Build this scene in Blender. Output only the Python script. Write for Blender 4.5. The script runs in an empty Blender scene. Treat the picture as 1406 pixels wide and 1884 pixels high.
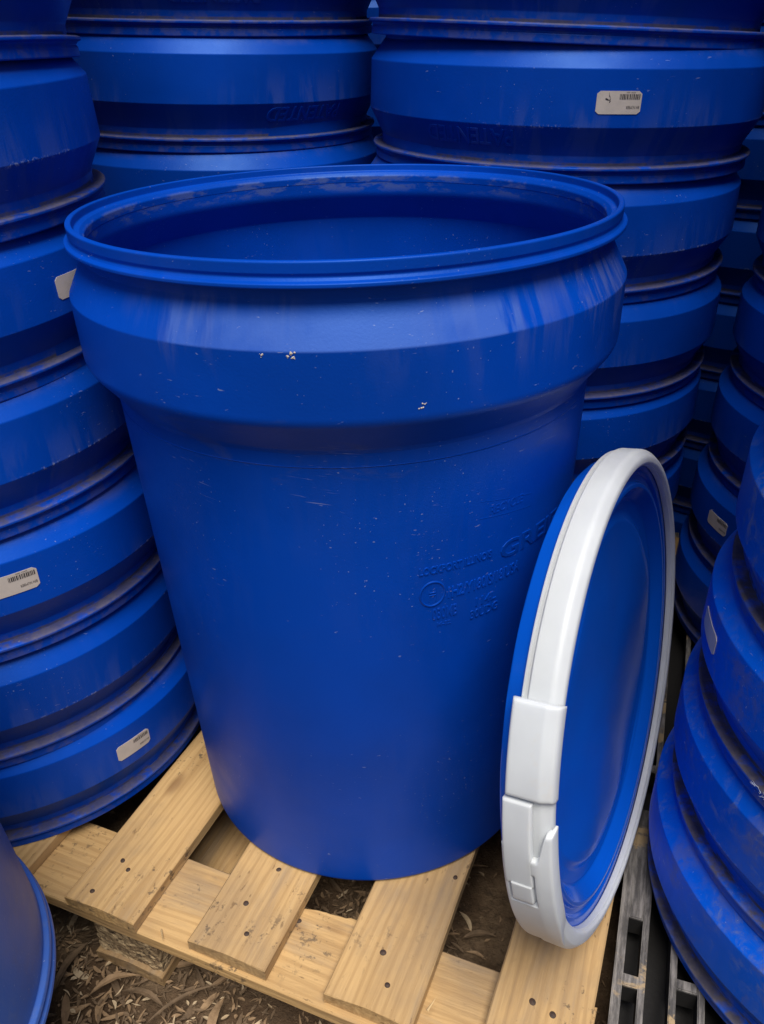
import bpy, bmesh, math, random
import numpy as np
from mathutils import Matrix, Vector, noise
random.seed(7)
PI = math.pi
sc = bpy.context.scene

# ------------------------------------------------------------------ camera
F_PX, PITCH, YAW, ROLL = 1516.67, 0.5171, 0.0287, -0.0338
cam_data = bpy.data.cameras.new('camera')
cam = bpy.data.objects.new('camera', cam_data)
sc.collection.objects.link(cam)
fw = Vector((math.sin(YAW)*math.cos(PITCH), math.cos(YAW)*math.cos(PITCH), -math.sin(PITCH)))
r0 = fw.cross(Vector((0, 0, 1))).normalized(); u0 = r0.cross(fw)
rr = r0*math.cos(ROLL) + u0*math.sin(ROLL); uu = -r0*math.sin(ROLL) + u0*math.cos(ROLL)
M = Matrix((rr, uu, -fw)).transposed().to_4x4()
M.translation = Vector((0, -0.8777, 0.8870))
cam.matrix_world = M
cam_data.sensor_fit = 'HORIZONTAL'; cam_data.sensor_width = 36.0
cam_data.lens = 36.0*F_PX/1406.0
cam_data.clip_start = 0.02; cam_data.clip_end = 500
sc.camera = cam

# ------------------------------------------------------------------ sky, sun, exposure
SUN_EL, SUN_AZ = math.radians(66), math.radians(174)      # azimuth clockwise from +Y
w = bpy.data.worlds.new('World'); sc.world = w; w.use_nodes = True
nt = w.node_tree; nt.nodes.clear()
sky = nt.nodes.new('ShaderNodeTexSky'); sky.sky_type = 'NISHITA'; sky.sun_disc = False
sky.sun_elevation = SUN_EL; sky.sun_rotation = SUN_AZ
sky.dust_density = 3.0; sky.air_density = 1.0
bg = nt.nodes.new('ShaderNodeBackground'); bg.inputs['Strength'].default_value = 0.065
wo = nt.nodes.new('ShaderNodeOutputWorld')
nt.links.new(sky.outputs[0], bg.inputs[0]); nt.links.new(bg.outputs[0], wo.inputs[0])
sl = bpy.data.lights.new('sun', 'SUN'); sl.energy = 4.3; sl.angle = math.radians(34); sl.color = (1.0, 0.95, 0.87)
sun = bpy.data.objects.new('sun', sl); sc.collection.objects.link(sun)
sd = Vector((math.sin(SUN_AZ)*math.cos(SUN_EL), math.cos(SUN_AZ)*math.cos(SUN_EL), math.sin(SUN_EL)))
sun.rotation_euler = sd.to_track_quat('Z', 'Y').to_euler()
sun.location = sd*6
sc.view_settings.view_transform = 'Standard'; sc.view_settings.look = 'None'
sc.view_settings.exposure = 0.0; sc.view_settings.gamma = 1.0
sc.cycles.max_bounces = 8

# ------------------------------------------------------------------ helpers
C = sc.collection
def obj(name, me, mat=None, parent=None):
    o = bpy.data.objects.new(name, me); C.objects.link(o)
    if mat is not None and not me.materials: me.materials.append(mat)
    if parent is not None: o.parent = parent
    return o
def thing(name, label, cat, loc=(0, 0, 0), group=None):
    o = bpy.data.objects.new(name, None); C.objects.link(o); o.location = loc
    o.empty_display_size = .05
    o['label'] = label; o['category'] = cat
    if group: o['group'] = group
    return o
def tag(o, label, cat, group=None):
    o['label'] = label; o['category'] = cat
    if group: o['group'] = group
def mesh(name, v, f, smooth=False):
    me = bpy.data.meshes.new(name); me.from_pydata([tuple(map(float, p)) for p in v], [], f); me.update()
    if smooth: me.shade_smooth()
    return me
def fillet(pts, closed=False):
    """pts: (r, z, radius); rounds corners, adding support points."""
    out = []; n = len(pts)
    for i, (x, y, rad) in enumerate(pts):
        if rad <= 0 or (not closed and i in (0, n-1)):
            out.append((x, y)); continue
        p = np.array((x, y)); a = np.array(pts[i-1][:2]); b = np.array(pts[(i+1) % n][:2])
        da = a-p; la = np.linalg.norm(da); da = da/la
        db = b-p; lb = np.linalg.norm(db); db = db/lb
        cosang = np.clip(da@db, -1, 1); half = math.acos(cosang)/2
        if half > PI/2-.02: out.append((x, y)); continue
        t = min(rad/math.tan(half), la*.46, lb*.46); rad2 = t*math.tan(half)
        cdir = (da+db)/np.linalg.norm(da+db); cen = p+cdir*(rad2/math.sin(half))
        s = p+da*t; e = p+db*t
        k = 5
        a0 = math.atan2(*(s-cen)[::-1]); a1 = math.atan2(*(e-cen)[::-1])
        d = (a1-a0+PI) % (2*PI)-PI
        ext = min(t*.35, .0015)
        if la*.5 > t+ext: out.append(tuple(s+da*ext))
        for j in range(k+1):
            q = a0+d*j/k; out.append((cen[0]+rad2*math.cos(q), cen[1]+rad2*math.sin(q)))
        if lb*.5 > t+ext: out.append(tuple(e+db*ext))
    return out
def revolve(name, prof, seg=160, closed=False, warp=None):
    v = []; f = []; idx = []
    for r, z in prof:
        if r < 1e-6:
            idx.append([len(v)]*seg); v.append((0, 0, z))
        else:
            idx.append(list(range(len(v), len(v)+seg)))
            for i in range(seg):
                t = 2*PI*i/seg; v.append((r*math.cos(t), r*math.sin(t), z))
    n = len(prof)
    for a in range(n if closed else n-1):
        A, B = idx[a], idx[(a+1) % n]
        for i in range(seg):
            j = (i+1) % seg; q = [A[i], A[j], B[j], B[i]]
            q = [x for k, x in enumerate(q) if x not in q[:k]]
            if len(q) > 2: f.append(q)
    if warp: v = [warp(*p) for p in v]
    me = mesh(name, v, f, True)
    bm = bmesh.new(); bm.from_mesh(me); bmesh.ops.recalc_face_normals(bm, faces=bm.faces); bm.to_mesh(me); bm.free()
    me.shade_smooth()
    return me

# ------------------------------------------------------------------ material kit
class NT:
    def __init__(s, name):
        s.m = bpy.data.materials.new(name); s.m.use_nodes = True
        s.t = s.m.node_tree; s.b = s.t.nodes['Principled BSDF']
    def n(s, typ, **kw):
        x = s.t.nodes.new(typ)
        for k, v in kw.items():
            if hasattr(x, k): setattr(x, k, v)
            else: x.inputs[k.replace('_', ' ')].default_value = v
        return x
    def l(s, a, b): s.t.links.new(a, b)
    def math(s, op, a, b=None, clamp=False):
        x = s.t.nodes.new('ShaderNodeMath'); x.operation = op; x.use_clamp = clamp
        for i, q in enumerate((a, b)):
            if q is None: continue
            if isinstance(q, (int, float)): x.inputs[i].default_value = q
            else: s.l(q, x.inputs[i])
        return x.outputs[0]
    def ramp(s, v, lo, hi, a=0.0, b=1.0):
        x = s.t.nodes.new('ShaderNodeMapRange'); x.interpolation_type = 'SMOOTHSTEP'
        s.l(v, x.inputs['Value'])
        for k, q in (('From Min', lo), ('From Max', hi), ('To Min', a), ('To Max', b)): x.inputs[k].default_value = q
        return x.outputs[0]
    def noise(s, vec, scale, detail=3, rough=.5, dist=0):
        x = s.t.nodes.new('ShaderNodeTexNoise'); s.l(vec, x.inputs['Vector'])
        x.inputs['Scale'].default_value = scale; x.inputs['Detail'].default_value = detail
        x.inputs['Roughness'].default_value = rough; x.inputs['Distortion'].default_value = dist
        return x.outputs['Fac']
    def mix(s, fac, a, b):
        x = s.t.nodes.new('ShaderNodeMix'); x.data_type = 'RGBA'
        if isinstance(fac, (int, float)): x.inputs[0].default_value = fac
        else: s.l(fac, x.inputs[0])
        for i, q in ((6, a), (7, b)):
            if isinstance(q, tuple): x.inputs[i].default_value = (*q, 1)
            else: s.l(q, x.inputs[i])
        return x.outputs[2]
    def comb(s, x, y, z):
        c = s.t.nodes.new('ShaderNodeCombineXYZ')
        for i, q in enumerate((x, y, z)):
            if isinstance(q, (int, float)): c.inputs[i].default_value = q
            else: s.l(q, c.inputs[i])
        return c.outputs[0]
    def vmul(s, v, k):
        x = s.t.nodes.new('ShaderNodeVectorMath'); x.operation = 'MULTIPLY'; s.l(v, x.inputs[0]); x.inputs[1].default_value = k
        return x.outputs[0]
    def coords(s, rnd=True):
        tc = s.t.nodes.new('ShaderNodeTexCoord'); o = tc.outputs['Object']
        sep = s.t.nodes.new('ShaderNodeSeparateXYZ'); s.l(o, sep.inputs[0])
        oi = s.t.nodes.new('ShaderNodeObjectInfo')
        rv = s.math('MULTIPLY', oi.outputs['Random'], 37.0 if rnd else 0.0)
        add = s.t.nodes.new('ShaderNodeVectorMath'); add.operation = 'ADD'; s.l(o, add.inputs[0]); s.l(s.comb(rv, rv, rv), add.inputs[1])
        return add.outputs[0], sep.outputs[0], sep.outputs[1], sep.outputs[2], rv
    def bump(s, h, strength, dist):
        x = s.t.nodes.new('ShaderNodeBump'); x.inputs['Strength'].default_value = strength; x.inputs['Distance'].default_value = dist
        s.l(h, x.inputs['Height']); return x

def blue_plastic(name, base=(.0003, .056, .44), film=.35, speck=.5, rimdust=0.0, scuff=0.0, rough=.42, lipz=0.0, up=1, centre=0.0):
    """moulded blue polyethylene, with film of dust, scratches, specks; rimdust = dirt lying on the flange behind the lip"""
    s = NT(name); P, X, Y, Z, rv = s.coords()
    ang = s.math('ARCTAN2', X, s.math('MULTIPLY', Y, -1.0))
    S = s.math('ADD', s.math('MULTIPLY', ang, .27), rv)
    rad = s.math('SQRT', s.math('ADD', s.math('MULTIPLY', X, X), s.math('MULTIPLY', Y, Y)))
    h = s.math('MULTIPLY', s.math('SUBTRACT', Z, lipz), float(up))          # distance from the lip plane
    col = s.mix(s.ramp(s.noise(P, 5, 4), .35, .7), base, tuple(c*.80 for c in base))
    oi2 = s.t.nodes.new('ShaderNodeObjectInfo'); hv = s.t.nodes.new('ShaderNodeHueSaturation'); s.l(col, hv.inputs['Color'])
    s.l(s.math('ADD', s.math('MULTIPLY', oi2.outputs['Random'], .26), .87), hv.inputs['Value']); col = hv.outputs[0]
    # hazy film in vertical runs
    streak = s.noise(s.comb(s.math('MULTIPLY', S, 42), s.math('MULTIPLY', Z, 7), rad), 1.0, 4, .6, .4)
    patch = s.noise(P, 4.5, 3, .55)
    fm = s.math('MULTIPLY', s.ramp(streak, .44, .58), s.ramp(patch, .42, .58))
    band = s.math('MULTIPLY', s.ramp(h, .12, .055), s.ramp(h, .022, .034))                                                # film mostly on shoulder and band
    thr = s.math('MINIMUM', s.math('ADD', s.math('MULTIPLY', s.math('SUBTRACT', h, .031), .53), .2595), .2772)
    fm = s.math('MULTIPLY', fm, s.math('ADD', s.math('MULTIPLY', s.math('MULTIPLY', band, s.ramp(s.math('SUBTRACT', rad, thr), 0, .0008)), .85), .04))
    col = s.mix(s.math('MULTIPLY', fm, film), col, (.16, .19, .33))
    if centre > 0:      # the washed-down dust film over the front of the shoulder, also painting in its sky sheen; ragged at its ends
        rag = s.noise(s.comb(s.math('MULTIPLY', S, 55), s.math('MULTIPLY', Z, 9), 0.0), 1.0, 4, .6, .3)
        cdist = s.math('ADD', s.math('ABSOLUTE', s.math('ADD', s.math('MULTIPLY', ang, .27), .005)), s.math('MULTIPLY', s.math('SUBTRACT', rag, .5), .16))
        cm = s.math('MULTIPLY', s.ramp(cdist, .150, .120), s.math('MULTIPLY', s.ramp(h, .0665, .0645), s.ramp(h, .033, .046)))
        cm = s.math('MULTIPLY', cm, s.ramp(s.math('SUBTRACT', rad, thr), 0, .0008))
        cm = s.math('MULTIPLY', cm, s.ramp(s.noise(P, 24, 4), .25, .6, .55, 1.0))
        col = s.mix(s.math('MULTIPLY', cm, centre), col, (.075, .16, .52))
        inn = s.math('MULTIPLY', s.math('MULTIPLY', s.ramp(h, .010, .013), s.ramp(h, .034, .024)), s.ramp(rad, .2585, .2572))
        inn = s.math('MULTIPLY', inn, s.ramp(s.noise(s.comb(s.math('MULTIPLY', S, 22), s.math('MULTIPLY', Z, 60), 0.0), 1.0, 4, .65), .48, .60))
        col = s.mix(s.math('MULTIPLY', inn, .42), col, (.13, .17, .30))
        sw = s.math('MULTIPLY', s.ramp(s.noise(s.comb(s.math('MULTIPLY', S, 9), s.math('MULTIPLY', Z, 32), 0.0), 1.0, 5, .65, .8), .56, .68), s.math('MULTIPLY', s.ramp(h, .10, .15), s.ramp(h, .22, .17)))
        col = s.mix(s.math('MULTIPLY', sw, .30), col, (.06, .085, .22))
    # broad scuffing
    if scuff > 0:
        sc_ = s.math('MULTIPLY', s.ramp(s.noise(P, 55, 6, .72, .6), .48, .68), s.ramp(s.noise(P, 9, 3), .38, .6))
        col = s.mix(s.math('MULTIPLY', sc_, scuff), col, (.16, .20, .33))
        br = s.math('MULTIPLY', s.ramp(s.noise(P, 14, 5, .6, .4), .50, .66), s.ramp(s.noise(P, 80, 3, .6), .35, .6))
        col = s.mix(s.math('MULTIPLY', br, scuff*.55), col, (.15, .125, .10))
    # specks and fine scratches
    wv = s.comb(s.math('MULTIPLY', S, 120), s.math('MULTIPLY', Z, 380), s.math('MULTIPLY', rad, 120))
    scr = s.math('MULTIPLY', s.ramp(s.noise(wv, 1.0, 2, .5, .6), .70, .76), s.ramp(s.noise(P, 11, 2), .50, .62))
    spk = s.math('MULTIPLY', s.ramp(s.noise(P, 420, 1, .4), .745, .79), s.ramp(s.noise(P, 7, 3), .50, .66))
    dd = s.math('MAXIMUM', s.math('MULTIPLY', scr, .7), spk)
    scr2 = s.math('MULTIPLY', s.ramp(s.noise(s.comb(s.math('MULTIPLY', S, 26), s.math('MULTIPLY', s.math('ADD', Z, s.math('MULTIPLY', S, .12)), 620), 0.0), 1.0, 2, .5, .5), .66, .73), s.ramp(s.noise(P, 9, 3), .50, .60))
    scr2 = s.math('MULTIPLY', scr2, s.ramp(s.math('ABSOLUTE', s.math('SUBTRACT', h, .185)), .05, .02))
    dd = s.math('MAXIMUM', dd, s.math('MULTIPLY', scr2, .6))
    col = s.mix(s.math('MULTIPLY', dd, speck), col, (.42, .46, .58))
    # chalky wear along moulded edges
    edge = None
    for z0, wd in ((.065, .0035),):
        e = s.ramp(s.math('ABSOLUTE', s.math('SUBTRACT', h, z0)), wd, 0.0)
        edge = e if edge is None else s.math('MAXIMUM', edge, e)
    edge = s.math('MULTIPLY', edge, s.ramp(rad, .2765, .2775))
    ew = s.math('MULTIPLY', edge, s.math('MULTIPLY', s.ramp(s.noise(P, 220, 3, .7), .52, .62), s.ramp(s.noise(P, 6, 2), .50, .62)))
    col = s.mix(s.math('MULTIPLY', ew, .6), col, (.33, .38, .52))
    rgh = s.math('ADD', s.math('MULTIPLY', s.noise(P, 30, 4), .16), rough-.08)
    rgh = s.math('ADD', rgh, s.math('MULTIPLY', fm, .15))
    if rimdust > 0:
        dm = s.ramp(s.math('ABSOLUTE', s.math('SUBTRACT', h, .0210)), .0035, .0015)
        dm = s.math('MULTIPLY', dm, s.ramp(rad, .2590, .2612))
        dn = s.ramp(s.noise(P, 26, 4, .65), .34, .52)
        dirt = s.mix(s.noise(P, 120, 3), (.05, .045, .042), (.13, .10, .072))
        col = s.mix(s.math('MULTIPLY', s.math('MULTIPLY', dm, dn), rimdust), col, dirt)
        # thin dust above, on the shoulder that faces up
        d2 = s.math('MULTIPLY', s.math('MULTIPLY', s.ramp(h, .135, .150), s.ramp(h, .19, .160)), s.ramp(s.noise(P, 18, 5, .7), .42, .7))
        col = s.mix(s.math('MULTIPLY', d2, .38*rimdust), col, (.17, .16, .17))
        d3 = s.math('MULTIPLY', s.ramp(h, .034, .020), s.ramp(s.noise(P, 40, 4, .7), .45, .62))
        col = s.mix(s.math('MULTIPLY', d3, .35*rimdust), col, (.17, .14, .11))
        rgh = s.math('ADD', rgh, s.math('MULTIPLY', s.math('MULTIPLY', dm, dn), .4))
    s.l(col, s.b.inputs['Base Color']); s.l(rgh, s.b.inputs['Roughness'])
    s.b.inputs['IOR'].default_value = 1.5; s.b.inputs['Specular IOR Level'].default_value = .40; s.b.inputs['Specular Tint'].default_value = (.22, .50, 1.0, 1)
    hgt = s.math('ADD', s.math('MULTIPLY', s.noise(P, 420, 2), .20), s.math('ADD', s.math('MULTIPLY', s.noise(P, 8, 3), 2.2), s.math('MULTIPLY', s.noise(P, 60, 3), .12)))
    bp = s.bump(hgt, .35, .0016); s.l(bp.outputs[0], s.b.inputs['Normal'])
    return s.m

def wood(name, light=(.58, .375, .165), dark=(.33, .19, .075)):
    s = NT(name); P, X, Y, Z, rv = s.coords()
    g = s.vmul(P, (1.6, 30, 30))
    a = s.noise(g, 1.6, 6, .62, 1.2)
    rings = s.t.nodes.new('ShaderNodeTexWave'); rings.bands_direction = 'Y'
    s.l(s.vmul(P, (1.1, 9, 9)), rings.inputs['Vector']); rings.inputs['Scale'].default_value = 3.2
    rings.inputs['Distortion'].default_value = 7.0; rings.inputs['Detail'].default_value = 3; rings.inputs['Detail Scale'].default_value = 1.2
    col = s.mix(s.ramp(a, .35, .72), light, tuple(.55*l+.45*d for l, d in zip(light, dark)))
    col = s.mix(s.math('MULTIPLY', s.ramp(rings.outputs['Fac'], .50, .95), .34), col, dark)
    pt = s.ramp(s.noise(P, 6.5, 4, .6), .42, .70)
    col = s.mix(s.math('MULTIPLY', pt, .55), col, (.27, .19, .115))
    # knots
    vo = s.t.nodes.new('ShaderNodeTexVoronoi'); s.l(s.vmul(P, (5.0, 11, 1)), vo.inputs['Vector']); vo.inputs['Scale'].default_value = 1.0
    kn = s.ramp(vo.outputs['Distance'], .15, .04)
    col = s.mix(s.math('MULTIPLY', kn, .62), col, (.19, .095, .04))
    # small dark flecks, mould
    fl = s.math('MULTIPLY', s.ramp(s.noise(s.vmul(P, (60, 150, 150)), 1.0, 3, .6), .62, .72), s.ramp(s.noise(P, 14, 3), .44, .6))
    col = s.mix(s.math('MULTIPLY', fl, .7), col, (.12, .07, .035))
    mo = s.math('MULTIPLY', s.ramp(s.noise(P, 90, 4, .7), .56, .66), s.ramp(s.noise(P, 8, 2), .53, .66))
    col = s.mix(s.math('MULTIPLY', mo, .75), col, (.05, .042, .036))
    gy = s.math('MULTIPLY', s.ramp(s.noise(s.vmul(P, (2.2, 16, 16)), 1.3, 5, .65, .6), .50, .72), .5)
    col = s.mix(gy, col, (.25, .20, .15))
    s.l(col, s.b.inputs['Base Color'])
    s.b.inputs['Roughness'].default_value = .72
    s.b.inputs['Specular IOR Level'].default_value = .3
    hgt = s.math('ADD', a, s.math('MULTIPLY', s.noise(s.vmul(P, (20, 160, 160)), 1.5, 4), .7))
    s.l(s.bump(hgt, .75, .0018).outputs[0], s.b.inputs['Normal'])
    return s.m

def simple(name, col, rough=.5, noise_amt=0.0, col2=None, scale=20, bump=0.0, sss=0.0, spec=.5):
    s = NT(name); P, X, Y, Z, rv = s.coords()
    c2 = col2 or tuple(c*.7 for c in col)
    s.l(s.mix(s.ramp(s.noise(P, scale, 5, .6), .38, .68, 0, noise_amt), col, c2), s.b.inputs['Base Color'])
    s.b.inputs['Roughness'].default_value = rough; s.b.inputs['Specular IOR Level'].default_value = spec
    if sss: 
        s.b.inputs['Subsurface Weight'].default_value = sss
        s.b.inputs['Subsurface Radius'].default_value = (.012, .011, .009); s.b.inputs['Subsurface Scale'].default_value = 1.0
    if bump: s.l(s.bump(s.noise(P, scale*3, 5, .65), bump, .002).outputs[0], s.b.inputs['Normal'])
    return s.m

M_STACK = blue_plastic('blue_plastic_dusty', rimdust=.75, film=.16, speck=.5)
M_SCUFF = blue_plastic('blue_plastic_scuffed', base=(.001, .095, .62), rimdust=.9, film=.10, speck=.8, scuff=.6, rough=.46)
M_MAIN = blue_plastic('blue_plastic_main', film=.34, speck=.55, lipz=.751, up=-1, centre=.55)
M_NEAR = blue_plastic('blue_plastic_near', base=(.05, .13, .46), film=.3, speck=.6, scuff=.25)
M_LID = simple('bright_blue_lid_plastic', (.002, .100, .62), .20, .25, (.002, .08, .52), 12, .05)
def white_plastic():
    s = NT('white_ring_plastic'); P, X, Y, Z, rv = s.coords()
    col = s.mix(s.ramp(s.noise(P, 14, 4), .35, .7), (.63, .665, .70), (.58, .61, .645))
    sp = s.math('MULTIPLY', s.ramp(s.noise(P, 130, 2), .72, .78), s.ramp(s.noise(P, 12, 2), .52, .62))
    col = s.mix(s.math('MULTIPLY', sp, .55), col, (.35, .25, .15))
    st = s.math('MULTIPLY', s.ramp(s.noise(P, 22, 4, .6), .60, .72), .30)
    col = s.mix(st, col, (.62, .56, .48))
    s.l(col, s.b.inputs['Base Color']); s.b.inputs['Roughness'].default_value = .42
    s.b.inputs['Subsurface Weight'].default_value = .5; s.b.inputs['Subsurface Radius'].default_value = (.014, .014, .016); s.b.inputs['Subsurface Scale'].default_value = 1.0
    s.l(s.bump(s.noise(P, 45, 4), .15, .001).outputs[0], s.b.inputs['Normal'])
    return s.m
M_WHITE = white_plastic()
M_WOOD = wood('pine_board')
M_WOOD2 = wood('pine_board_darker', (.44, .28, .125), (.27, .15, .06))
M_LABEL = simple('label_paper', (.56, .50, .45), .55, .5, (.46, .42, .38), 60, .05)
M_INK = simple('label_ink', (.035, .03, .035), .6, .3)
M_NAIL = simple('rusty_nail', (.045, .030, .022), .7, .6, (.10, .05, .03), 300, .3)

# ------------------------------------------------------------------ drum shapes
H = .751
OUT = [(.2680, .0190, .0), (.2620, .0197, .0012), (.2620, .0310, .004), (.2800, .0650, .0028), (.2786, .1270, .0035), (.2545, .1585, .003),
       (.2528, .1635, .002), (.2290, .7510, .013), (.2150, .7510, .002), (.2100, .7450, .002), (0, .7450, 0)]
INN = [(0, .7410, 0), (.2240, .7410, .012), (.2490, .1620, .006), (.2745, .1260, .004), (.2760, .0665, .004), (.2562, .0350, .016), (.2558, .0170, .004), (.2600, .0120, .001), (.2640, .0190, 0)]
RIM = [(.2626, .0200, .0006), (.2725, .0200, .0012), (.2752, .0190, .0013), (.2752, .0158, .0013), (.2712, .0145, .0009), (.2692, .0118, .0016), (.2708, .0090, .0020), (.2712, .0000, .0016),
       (.2655, .0000, .0014), (.2648, .0075, .0014), (.2595, .0085, .0016), (.2556, .0125, .003), (.2556, .0200, .0006)]
def body_mesh(name, up, seg=176):
    O2 = [(r, z, {.0035: .017, .003: .013, .0028: .0040}.get(q, q)) for r, z, q in OUT] if up else OUT
    pr = fillet(O2)+fillet(INN)
    # small crease line on the neck of the taper
    if up: pr = [(r, H-z) for r, z in pr]
    return revolve(name, pr, seg, closed=False)
def rim_mesh(name, up, seg=176):
    pr = fillet(RIM, closed=True)
    if up: pr = [(r, H-z) for r, z in pr]
    return revolve(name, pr, seg, closed=True)
def out_r(h):
    """outer radius at distance h from the lip"""
    P = [(.2620, .0197), (.2620, .0310), (.2800, .0650), (.2786, .1270), (.2545, .1585), (.2528, .1635), (.2290, .7510)]
    for (ra, a), (rb, b) in zip(P, P[1:]):
        if a <= h <= b: return ra+(rb-ra)*(h-a)/(b-a)
    return .229

_tc = {}
def text_mesh(txt, extrude=.0, bevel=.0):
    key = (txt, extrude, bevel)
    cu = bpy.data.curves.new('t', 'FONT'); cu.body = txt; cu.size = 1.0; cu.resolution_u = 3
    cu.extrude = extrude; cu.bevel_depth = bevel; cu.bevel_resolution = 0
    o = bpy.data.objects.new('t', cu); C.objects.link(o)
    dg = bpy.context.evaluated_depsgraph_get(); dg.update()
    me = bpy.data.meshes.new_from_object(o.evaluated_get(dg))
    v = np.array([tuple(q.co) for q in me.vertices]); f = [tuple(p.vertices) for p in me.polygons]
    bpy.data.objects.remove(o); bpy.data.curves.remove(cu)
    v[:, 0] -= v[:, 0].min(); wid = v[:, 0].max()
    v[:, 1] /= .70            # cap height -> 1
    return v, f, wid
def wrap(v, a0, z0, sx, sy, rad_of, lift, flip=False, zsign=1):
    """v in flat text units -> on the wall: x runs along the angle (degrees a0), y along z"""
    out = []
    for x, y, d in v:
        z = z0 + (-y*sy if flip else y*sy)
        r = rad_of(z)+lift+d
        a = math.radians(a0) + (-1 if flip else 1)*x*sx/r
        out.append((r*math.cos(a), r*math.sin(a), z))
    return out

def sticker(parent, a0, a1, z0, z1, rad_of, full=True, blank=False):
    """paper sticker on the band, printed upside-down as the drum stands on its mouth"""
    am = (a0+a1)/2; n = 14; m = 4; v = []; f = []; rc = .003; R = rad_of((z0+z1)/2)
    L = math.radians(a1-a0)*R
    for layer, lift in ((0, .0001), (1, .0006)):
        for i in range(n+1):
            s_ = L*i/n; e = min(s_, L-s_)
            cut = rc-math.sqrt(max(0, rc*rc-(rc-e)**2)) if e < rc else 0
            for j in range(m+1):
                z = z0+cut+(z1-z0-2*cut)*j/m; a = math.radians(a0)+s_/R; r = rad_of(z)+lift
                v.append((r*math.cos(a), r*math.sin(a), z))
    N = (n+1)*(m+1); ix = lambda l, i, j: l*N+i*(m+1)+j
    for i in range(n):
        for j in range(m): f.append((ix(1, i, j), ix(1, i+1, j), ix(1, i+1, j+1), ix(1, i, j+1)))
    for i in range(n):
        f.append((ix(0, i, 0), ix(0, i+1, 0), ix(1, i+1, 0), ix(1, i, 0))); f.append((ix(1, i, m), ix(1, i+1, m), ix(0, i+1, m), ix(0, i, m)))
    for j in range(m):
        f.append((ix(1, 0, j), ix(1, 0, j+1), ix(0, 0, j+1), ix(0, 0, j))); f.append((ix(0, n, j), ix(0, n, j+1), ix(1, n, j+1), ix(1, n, j)))
    # slide the end columns in for the rounded corners
    lab = obj('label', mesh('label', v, f), M_LABEL, parent)
    hgt = z1-z0; A = lambda s_: a0+math.degrees(s_/R)
    if blank: return lab
    # barcode at the far end, upper edge
    rnd = random.Random(3); bv = []; bf = []; s_ = L*.50
    while s_ < L*.96:
        w_ = rnd.choice((.0005, .0009, .0013)); 
        for s2 in (s_, s_+w_):
            for z in (z0+hgt*.64, z0+hgt*.87):
                a = math.radians(a0)+s2/R; r = rad_of(z)+.0008
                bv.append((r*math.cos(a), r*math.sin(a), z))
        k = len(bv)-4; bf.append((k, k+2, k+3, k+1)); s_ += w_+rnd.choice((.0006, .0009))
    obj('barcode', mesh('barcode', bv, bf), M_INK, lab)
    tv, tf, wd = text_mesh('BIN NUMBER')
    hh = hgt*.13; sx = L*.30/wd
    obj('lettering', mesh('lettering', wrap(tv, A(L*.965), z0+hgt*.36, sx, hh, rad_of, .0008, True), tf), M_INK, lab)
    tv, tf, wd = text_mesh('0741 005')
    obj('lettering', mesh('lettering', wrap(tv, A(L*.84), z0+hgt*.97, L*.20/wd, hgt*.06, rad_of, .0008, True), tf), M_INK, lab)
    if full:
        # printed mark: a dark leaf and two pen-like strokes
        mv = []; mf = []
        def stroke(pts):
            k0 = len(mv)
            for (s2, z, w_) in pts:
                for d in (-w_, w_):
                    a = math.radians(a0)+(s2+d)/R; r = rad_of(z)+.0008; mv.append((r*math.cos(a), r*math.sin(a), z))
            for i in range(len(pts)-1): mf.append((k0+2*i, k0+2*i+1, k0+2*i+3, k0+2*i+2))
        g = lambda fx, fz, w_: (L*fx, z0+hgt*fz, w_)
        stroke([g(.20, .70, .0001), g(.215, .66, .0016), g(.235, .62, .0018), g(.26, .59, .0002)])
        stroke([g(.255, .95, .0001), g(.265, .85, .0002), g(.275, .77, .0005), g(.30, .70, .0001)])
        stroke([g(.30, .68, .0003), g(.285, .60, .0007), g(.30, .56, .0006), g(.285, .50, .0005)])
        obj('printed_mark', mesh('printed_mark', mv, mf), M_INK, lab)
    return lab

# ------------------------------------------------------------------ ground
def ground():
    s = NT('dry_dirt'); P, X, Y, Z, rv = s.coords(False)
    col = s.mix(s.ramp(s.noise(P, 9, 6, .65), .35, .7), (.115, .072, .042), (.24, .165, .10))
    col = s.mix(s.ramp(s.noise(P, 60, 5, .7), .45, .7, 0, .6), col, (.055, .038, .025))
    col = s.mix(s.ramp(s.noise(P, 160, 3, .6), .62, .72, 0, .7), col, (.33, .24, .15))
    s.l(col, s.b.inputs['Base Color']); s.b.inputs['Roughness'].default_value = .95; s.b.inputs['Specular IOR Level'].default_value = .15
    s.l(s.bump(s.noise(P, 70, 8, .7), 1.0, .012).outputs[0], s.b.inputs['Normal'])
    xs = list(np.concatenate([np.linspace(-40, -1.1, 10)[:-1], np.linspace(-1.1, .9, 140), np.linspace(.9, 40, 10)[1:]]))
    ys = list(np.concatenate([np.linspace(-40, -.9, 10)[:-1], np.linspace(-.9, .5, 100), np.linspace(.5, 60, 12)[1:]]))
    v = []; f = []
    for y in ys:
        for x in xs:
            z = -.138+.010*noise.noise(Vector((x*5, y*5, 0)))+.005*noise.noise(Vector((x*22, y*22, 3)))+.003*noise.noise(Vector((x*60, y*60, 9)))
            if abs(x) > 2 or abs(y) > 2: z = -.14
            v.append((x, y, min(z, -.1305)))
    n = len(xs)
    for j in range(len(ys)-1):
        for i in range(n-1): f.append((j*n+i, j*n+i+1, j*n+n+i+1, j*n+n+i))
    o = obj('ground', mesh('ground', v, f, True), s.m); o['kind'] = 'structure'
ground()

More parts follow.
